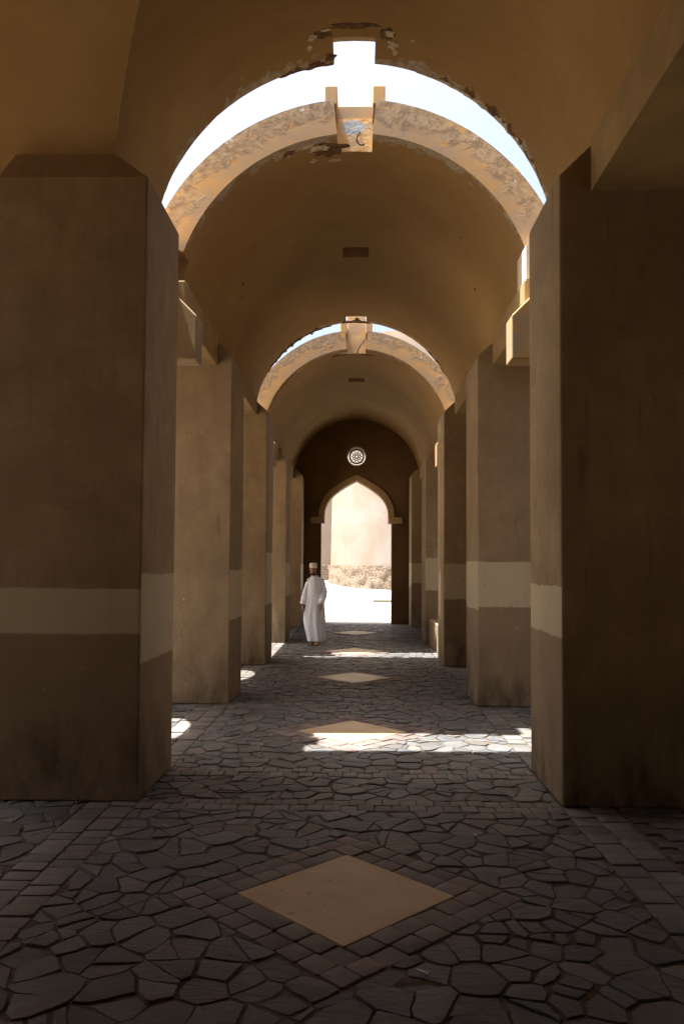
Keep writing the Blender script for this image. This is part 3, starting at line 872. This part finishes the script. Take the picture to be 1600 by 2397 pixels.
# street beyond the doorway, rising towards the tower
def street_z(x,y):
    d=max(0,y-WALL_Y)
    return .002+.052*max(0,d-.3)+.014*max(0,-x)*min(1,d/8)+.0015*max(0,d-9)**2
vs=[];fs=[]; NX,NYs=44,50
for j in range(NYs+1):
    for i in range(NX+1):
        x=-22+44*i/NX; y=WALL_Y+30*(j/NYs); vs.append((x,y,street_z(x,y)))
for j in range(NYs):
    for i in range(NX): fs.append((j*(NX+1)+i,j*(NX+1)+i+1,(j+1)*(NX+1)+i+1,(j+1)*(NX+1)+i))
o=add('street', new_mesh('street',vs,fs,60), M['street']); tag(o,kind='structure')
mb=MB()
mb.prism([(.6,29.2),(9,28.2),(9,28.7),(1.3,29.6)],'z',street_z(2,29)-.3,street_z(1,29)+.10)
o=mb.build('kerb', M['kerb']); tag(o,kind='structure')
# shallow steps across the street outside the doorway
for k,yy in enumerate((24.6,25.5,26.4)):
    mb=MB(); mb.box(-6,6,yy,yy+.30,street_z(0,yy)-.2,street_z(0,yy)+.022)
    o=mb.build('street_strip', M['kerb' if False else 'street']); tag(o,kind='structure')

# round tower
def tower():
    root=bpy.data.objects.new('round_tower',None); COL.objects.link(root); tc=(2.80,38.4); root.location=(tc[0],tc[1],0)
    tag(root,'round pinkish plastered tower on a rough stone base beyond the doorway','tower')
    def drum(r0,r1,z0,z1,n=120,rows=8,rough=0):
        v=[];f=[]
        for j in range(rows+1):
            t=j/rows; r=r0+(r1-r0)*t; z=z0+(z1-z0)*t
            for i in range(n):
                a=2*PI*i/n; rr=r+(rough*mnoise.noise(Vector((a*14,z*3,2))) if rough else 0)
                v.append((rr*math.cos(a),rr*math.sin(a),z))
        for j in range(rows):
            for i in range(n): f.append((j*n+i,j*n+(i+1)%n,(j+1)*n+(i+1)%n,(j+1)*n+i))
        f.append(tuple(rows*n+i for i in range(n)))
        return new_mesh('drum',v,f,50)
    add('tower_wall',drum(4.06,3.90,1.62,12,rows=10),M['tower'],root)
    add('stone_base',drum(4.20,4.13,-.2,1.64,n=200,rows=14,rough=.09),M['rubble'],root)
tower()
root=bpy.data.objects.new('town_wall',None); COL.objects.link(root); root.location=(-4.5,38.9,0)
tag(root,'shaded plastered wall on a stone footing just left of the round tower','wall')
q=MB(); q.box(-6,3.7,0,.8,1.66,11); q.build('wall_face',M['tower'],root)
q=MB(); q.box(-6,3.7,-.12,.8,-.2,1.655); q.build('stone_footing',M['rubble'],root)

# ------------------------------------------------------------------ diamond inlays
for k,dy in enumerate(DY):
    root=bpy.data.objects.new('diamond_inlay',None); COL.objects.link(root); root.location=(0,dy,0)
    lab=['nearest and largest tan diamond slab with a brown sett border','second tan diamond in the floor, its near edge touched by the sun strip',
         'third tan diamond in the floor, midway along the passage','fourth tan diamond in the floor, beside the far sun strip','farthest tan diamond, just inside the doorway'][k]
    tag(root,lab,'floor inlay','tan diamond inlays along the floor')
    v=[];f=[]
    P=[(0,-DH),(DH,0),(0,DH),(-DH,0)]
    mb=MB(); mb.prism([(x*.997,y*.997) for x,y in P],'z',-.03,.002)
    sl_=mb.build('stone_slab',M['slab'],root); bevel(sl_,.004,2)
    ps=[]
    W=FR/2; g=.005
    for s in range(4):
        a=Vector(P[s]); b=Vector(P[(s+1)%4]); d=(b-a).normalized(); nrm=Vector((d.y,-d.x))
        L=(b-a).length
        for r in range(2):
            # courses run past one corner so that the frame closes
            o0=r*W+.002; start=0.0; end=L+ (r+1)*W
            start = -(r)*W if False else 0.0+ (0)
            start = -o0*0
            st=-0.0; n=max(1,round((end-st+ r*W)/.145)); st=-(r*W); p=(end-st)/n
            for i in range(n):
                u0,u1=st+i*p+g/2,st+(i+1)*p-g/2; w0,w1=o0+g/2,o0+W-g/2; c=.01
                q=[(u0+c,w0),(u1-c,w0),(u1,w0+c),(u1,w1-c),(u1-c,w1),(u0+c,w1),(u0,w1-c),(u0,w0+c)]
                pts=[]
                for (u,w) in q:
                    pt=a+d*u+nrm*w; pts.append((pt.x+rnd.uniform(-.002,.002),pt.y+rnd.uniform(-.002,.002)))
                vv=rnd.uniform(.75,1.25); ps.append((pts,tuple(vv*t for t in (.15,.118,.108))))
    add('sett_border',stone_mesh(ps,'sett_border',None,bev=.006,tilt=.015,jit=False),M['sett'],root)

# litter on the floor
def litter(x,y,L,W,rot,label,mat='paper'):
    mb=MB(); mb.box(-L/2,L/2,-W/2,W/2,0,.006)
    o=mb.build('litter',M[mat]); o.location=(x,y,.004); o.rotation_euler=(0,.05,rot)
    bevel(o,.002,1); tag(o,label,'litter')
litter(.33,3.40,.055,.012,-.5,'white stub on the flagstones in front of the nearest diamond')
litter(-.36,5.18,.03,.014,.4,'white scrap near the left pillar on the flagstones')
litter(-1.18,5.2,.04,.012,.1,'thin pale chip by the left border setts')
litter(.80,5.1,.03,.013,.9,'small white scrap on the flagstones right of centre')
litter(-.75,3.15,.045,.012,-.2,'tan twig at lower left on the flagstones','sandal')

# ------------------------------------------------------------------ the walking man
def fuse(mb, name, voxel, mat, parent=None, smooth_it=4):
    o=mb.build('tmp',None)
    md=o.modifiers.new('r','REMESH'); md.mode='VOXEL'; md.voxel_size=voxel
    ms=o.modifiers.new('s','SMOOTH'); ms.iterations=smooth_it; ms.factor=.5
    dg=bpy.context.evaluated_depsgraph_get(); dg.update()
    me=bpy.data.meshes.new_from_object(o.evaluated_get(dg))
    old=o.data; bpy.data.objects.remove(o); bpy.data.meshes.remove(old)
    me.name=name
    for p in me.polygons: p.use_smooth=True
    me.materials.clear()
    return add(name,me,mat,parent)
def ell(cx,cy,z,w,df,db=None,n=28,fold=None):
    db=db or df; out=[]
    for k in range(n):
        a=2*PI*k/n; s=math.sin(a); m=1+(fold(a) if fold else 0)
        out.append((cx+w*math.cos(a)*m, cy+(db if s>0 else df)*s*m, z))
    return out
def person():
    mb=MB()
    hx,hy=-.045,-.03                           # head a little to one side
    # torso, neck, head
    mb.loft([ell(0,0,z,w,d) for z,w,d in ((.80,.14,.10),(.95,.15,.11),(1.15,.135,.10),(1.30,.125,.095),(1.37,.100,.075),(1.42,.070,.06),(1.47,.058,.058))])
    mb.tube([(-.01,0,1.40),(-.025,-.012,1.47),(hx,hy+.01,1.54)],[.062,.056,.056],16)
    head=[(1.478,.028,.060,.02),(1.492,.046,.082,.045),(1.52,.060,.092,.065),(1.55,.067,.094,.082),(1.585,.072,.092,.094),(1.62,.0745,.090,.099),(1.655,.074,.087,.097),(1.685,.066,.074,.085),(1.705,.045,.05,.06)]
    mb.loft([ell(hx,hy,z,w,df,db) for z,w,df,db in head])
    mb.ball((hx,hy-.100,1.572),(.014,.020,.013)); mb.tube([(hx,hy-.088,1.61),(hx,hy-.104,1.578)],[.008,.012],8)   # nose
    mb.ball((hx,hy-.092,1.537),(.024,.008,.006)); mb.ball((hx,hy-.090,1.528),(.021,.009,.006))                     # lips
    mb.ball((hx,hy-.086,1.620),(.055,.010,.008))                                                                    # brow
    for s in (-1,1): mb.ball((hx+s*.074,hy+.012,1.585),(.010,.020,.032))                                            # ears
    # arms, hands
    def hand(wr, side, curl):
        w=Vector(wr); up=Vector((0,0,1))
        palm_end=w+Vector((side*.004,-.012,-.085))
        mb.loft([[ (c.x+ax*math.cos(t), c.y+ay*math.sin(t), c.z) for t in [2*PI*k/14 for k in range(14)]] for c,ax,ay in
                 ((w+Vector((0,0,.02)),.022,.027),(w+Vector((0,-.003,-.02)),.020,.036),(w+Vector((side*.003,-.008,-.055)),.018,.041),(palm_end,.015,.038))])
        for q,(off,L) in enumerate(((-.033,.068),(-.011,.078),(.011,.072),(.031,.056))):
            b=palm_end+Vector((0,off,.006)); i=side*-1
            p1=b+Vector((i*.004,off*.12,-L*.42)); p2=p1+Vector((i*curl*.35*L,0,-L*.32)); p3=p2+Vector((i*curl*.55*L,0,-L*.20))
            mb.tube([b,p1,p2,p3],[.0095,.009,.0082,.0066],9)
        t0=w+Vector((0,-.030,-.028)); i=-side
        mb.tube([t0,t0+Vector((i*.012,-.022,-.028)),t0+Vector((i*.020,-.030,-.056)),t0+Vector((i*.024,-.030,-.078))],[.013,.0115,.010,.0075],9)
    armL=[(-.128,0,1.355),(-.205,.0,1.12),(-.262,-.05,.86)]       # at the viewer's left
    armR=[(.128,0,1.355),(.195,-.01,1.12),(.135,-.17,.875)]
    for arm,side in ((armL,-1),(armR,1)):
        mb.tube(catmull(arm,6),[.038]*3+[.038]*4+[.034]*3+[.027]*3,14)
        hand(Vector(arm[2])+Vector((0,-.003,-.01)),side,.6)
    # legs mid-stride and feet
    legs=[[(-.085,.0,.88),(-.07,-.05,.48),(-.03,.03,.10)],[(.085,0,.88),(.075,-.06,.48),(.045,-.13,.10)]]
    for lg in legs:
        mb.tube(catmull(lg,6),[.085]*3+[.075]*2+[.058]*3+[.05]*2+[.040]*3,14)
        ax,ay,az=lg[2]
        mb.loft([[ (c[0]+wv*math.cos(t), c[1], c[2]+hv*math.sin(t)) for t in [2*PI*k/14 for k in range(14)]] for c,wv,hv in
            (((ax,ay+.075,.05),.022,.022),((ax,ay+.05,.055),.032,.032),((ax,ay,.062),.036,.042),((ax-.004,ay-.07,.045),.040,.028),((ax-.005,ay-.125,.034),.046,.018),((ax-.005,ay-.155,.030),.036,.012))])
        for q in range(5):
            mb.tube([(ax-.034+q*.0165,ay-.135,.034),(ax-.036+q*.0172,ay-.168+abs(q-1)*.006,.030)],[.0105,.009],8)
    body=fuse(mb,'person',.006,M['skin'],None,3)
    body.location=(-.845,16.87,0); body.scale=(.985,)*3
    tag(body,'man in a long white robe and round embroidered cap walking towards the camera','person')
    # robe: torso and sleeves in one cloth
    rb=MB()
    def fold(z):
        amp=max(0,min(1,(1.25-z)/1.1))
        def f(a):
            return 1.7*amp*(.055*math.sin(5*a+1.1+z*1.2)+.035*math.sin(9*a+2.0-z*2.1)+.02*math.sin(14*a+z*5))
        return f
    secs=[(.085,.022,-.02,.172,.175),(.12,.020,-.02,.176,.172),(.22,.010,-.02,.186,.165),(.35,-.008,-.018,.200,.160),(.5,-.022,-.014,.212,.152),(.62,-.024,-.01,.214,.146),(.75,-.018,-.006,.207,.140),(.88,-.010,0,.188,.134),(1.0,-.004,0,.174,.13),(1.12,0,0,.166,.128),(1.24,0,0,.166,.126),(1.335,0,0,.162,.116),(1.385,-.003,0,.136,.098),(1.42,-.008,0,.100,.082),(1.45,-.012,-.004,.082,.072),(1.475,-.018,-.008,.067,.066)]
    rb.loft([ell(cx,cy,z,w*1.06,d,d,48,fold(z)) for z,cx,cy,w,d in secs])
    for arm,s in ((armL,-1),(armR,1)):
        a=[Vector(p) for p in arm]; end=a[2]+(a[1]-a[2]).normalized()*.012
        pts=[Vector((s*.085,0,1.375))]+[a[0]+Vector((s*.005,0,0)),a[0].lerp(a[1],.5),a[1],a[1].lerp(end,.5),end]
        path=catmull(pts,5)
        rads=[.062+.012*math.sin(k*1.3+s)+(.006 if k%3 else -.004) for k in range(len(path))]
        rads=[.056+.018*(1-k/len(path))*.5+.005*math.sin(k*1.7+s)+.012*(k/len(path)) for k in range(len(path))]
        rb.tube(path,rads,20)
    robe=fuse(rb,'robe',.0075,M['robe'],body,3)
    # placket and collar
    cb=MB()
    ring=[ell(-.019,-.009,z,.069,.068,.068,28) for z in (1.468,1.484)]
    cb.loft(ring,cap=False); cb.tube([(-.02,-.078,1.47),(-.015,-.112,1.40),(-.008,-.133,1.30),(-.004,-.136,1.22)],[.008,.010,.010,.009],8)
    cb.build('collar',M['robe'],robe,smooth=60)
    # cap
    cp=MB()
    cp.loft([ell(hx,hy+.006,z,w,d,d,30) for z,w,d in ((1.640,.0795,.104),(1.650,.081,.106),(1.70,.080,.104),(1.735,.078,.101),(1.747,.070,.092),(1.752,.04,.05))])
    cp.build('cap',M['cap'],body,smooth=50)
    # beard, moustache, eyebrows, hair
    hb=MB()
    N=17
    rows=[(1.476,.031,.066),(1.492,.050,.089),(1.512,.060,.0955),(1.528,.066,.0955)]
    for z,w,df in []: pass
    rr=[]
    for z,w,df in rows:
        rr.append([(hx+w*math.cos(a),hy+df*math.sin(a),z) for a in [PI+PI*k/(N-1) for k in range(N)]])
    for k in range(len(rr)-1):
        for i in range(N-1): hb.face([rr[k][i],rr[k][i+1],rr[k+1][i+1],rr[k+1][i]])
    for s in (-1,1):
        hb.tube([(hx+s*.066,hy-.02,1.53),(hx+s*.0735,hy-.012,1.60),(hx+s*.075,hy-.005,1.645)],[.010,.010,.010],8)
        hb.tube([(hx,hy-.099,1.548),(hx+s*.026,hy-.093,1.538)],[.006,.005],8)
        hb.tube([(hx+s*.014,hy-.096,1.622),(hx+s*.034,hy-.090,1.627),(hx+s*.052,hy-.074,1.619)],[.004,.0055,.003],8)
    hb.build('beard',M['hair'],body,smooth=60,recalc=True)
    for s in (-1,1):
        eb=MB(); eb.ball((hx+s*.031,hy-.082,1.603),(.014,.010,.008)); e=eb.build('eye',M['eye'],body,smooth=60)
        pb=MB(); pb.ball((hx+s*.031,hy-.0905,1.603),(.006,.003,.006)); pb.build('pupil',M['hair'],e,smooth=60)
    for lg in legs:
        ax,ay,_=lg[2]; sb=MB()
        out=[(ax-.040,ay+.085),(ax+.036,ay+.085),(ax+.046,ay-.04),(ax+.050,ay-.13),(ax+.02,ay-.185),(ax-.03,ay-.185),(ax-.054,ay-.12),(ax-.042,ay-.03)]
        sb.prism(out,'z',.002,.018)
        sb.tube([(ax-.050,ay-.085,.015),(ax-.03,ay-.075,.068),(ax+.02,ay-.075,.070),(ax+.047,ay-.085,.015)],[.010]*4,8)
        sb.tube([(ax-.042,ay+.03,.015),(ax-.03,ay-.01,.10),(ax+.026,ay-.01,.10),(ax+.040,ay+.03,.015)],[.007]*4,8)
        sb.build('sandal',M['sandal'],body)
person()

# ------------------------------------------------------------------ light, sky, camera
SUN = Vector((.290,.022,-1)).normalized()        # direction in which the light travels
w=bpy.data.worlds.new('World'); scene.world=w; w.use_nodes=True
nt=w.node_tree; bg=nt.nodes['Background']
sky=nt.nodes.new('ShaderNodeTexSky'); sky.sky_type='NISHITA'; sky.sun_disc=False
sky.sun_elevation=math.asin(-SUN.z); sky.sun_rotation=math.atan2(-SUN.x,-SUN.y)
sky.air_density=1.0; sky.dust_density=10.0; sky.ozone_density=1.0
nt.links.new(sky.outputs[0],bg.inputs[0]); bg.inputs[1].default_value=.10
sl=bpy.data.lights.new('sun','SUN'); sl.energy=5.0; sl.angle=R(.53); sl.color=(1,.955,.88)
so=bpy.data.objects.new('sun',sl); COL.objects.link(so); so.rotation_euler=SUN.to_track_quat('-Z','Y').to_euler(); so.location=(-8,0,20)

cam=bpy.data.cameras.new('camera'); co=bpy.data.objects.new('camera',cam); COL.objects.link(co); scene.camera=co
cam.sensor_fit='HORIZONTAL'; cam.sensor_width=36; F=1865.0; cam.lens=F/1600*36
cam.clip_end=2000; cam.clip_start=.05
pitch=R(2.45); yaw=math.atan(38/F); roll=.0058
VPY=1321.0
cam.shift_y=(VPY-1198.5-F*math.tan(pitch))/1600
fwd=Vector((-math.sin(yaw)*math.cos(pitch), math.cos(yaw)*math.cos(pitch), math.sin(pitch)))
right=fwd.cross(Vector((0,0,1))).normalized(); up=right.cross(fwd)
r2=right*math.cos(roll)+up*math.sin(roll); u2=up*math.cos(roll)-right*math.sin(roll)
co.matrix_world=Matrix(((r2.x,u2.x,-fwd.x,.055),(r2.y,u2.y,-fwd.y,0),(r2.z,u2.z,-fwd.z,1.70),(0,0,0,1)))

scene.view_settings.view_transform='Standard'; scene.view_settings.look='None'; scene.view_settings.gamma=1
scene.view_settings.exposure=2.18
c=scene.cycles
c.max_bounces=14; c.diffuse_bounces=10; c.glossy_bounces=4; c.sample_clamp_indirect=6; c.use_denoising=True
try: c.denoiser='OPENIMAGEDENOISE'; c.denoising_input_passes='RGB_ALBEDO_NORMAL'
except Exception: pass
c.caustics_reflective=False; c.caustics_refractive=False
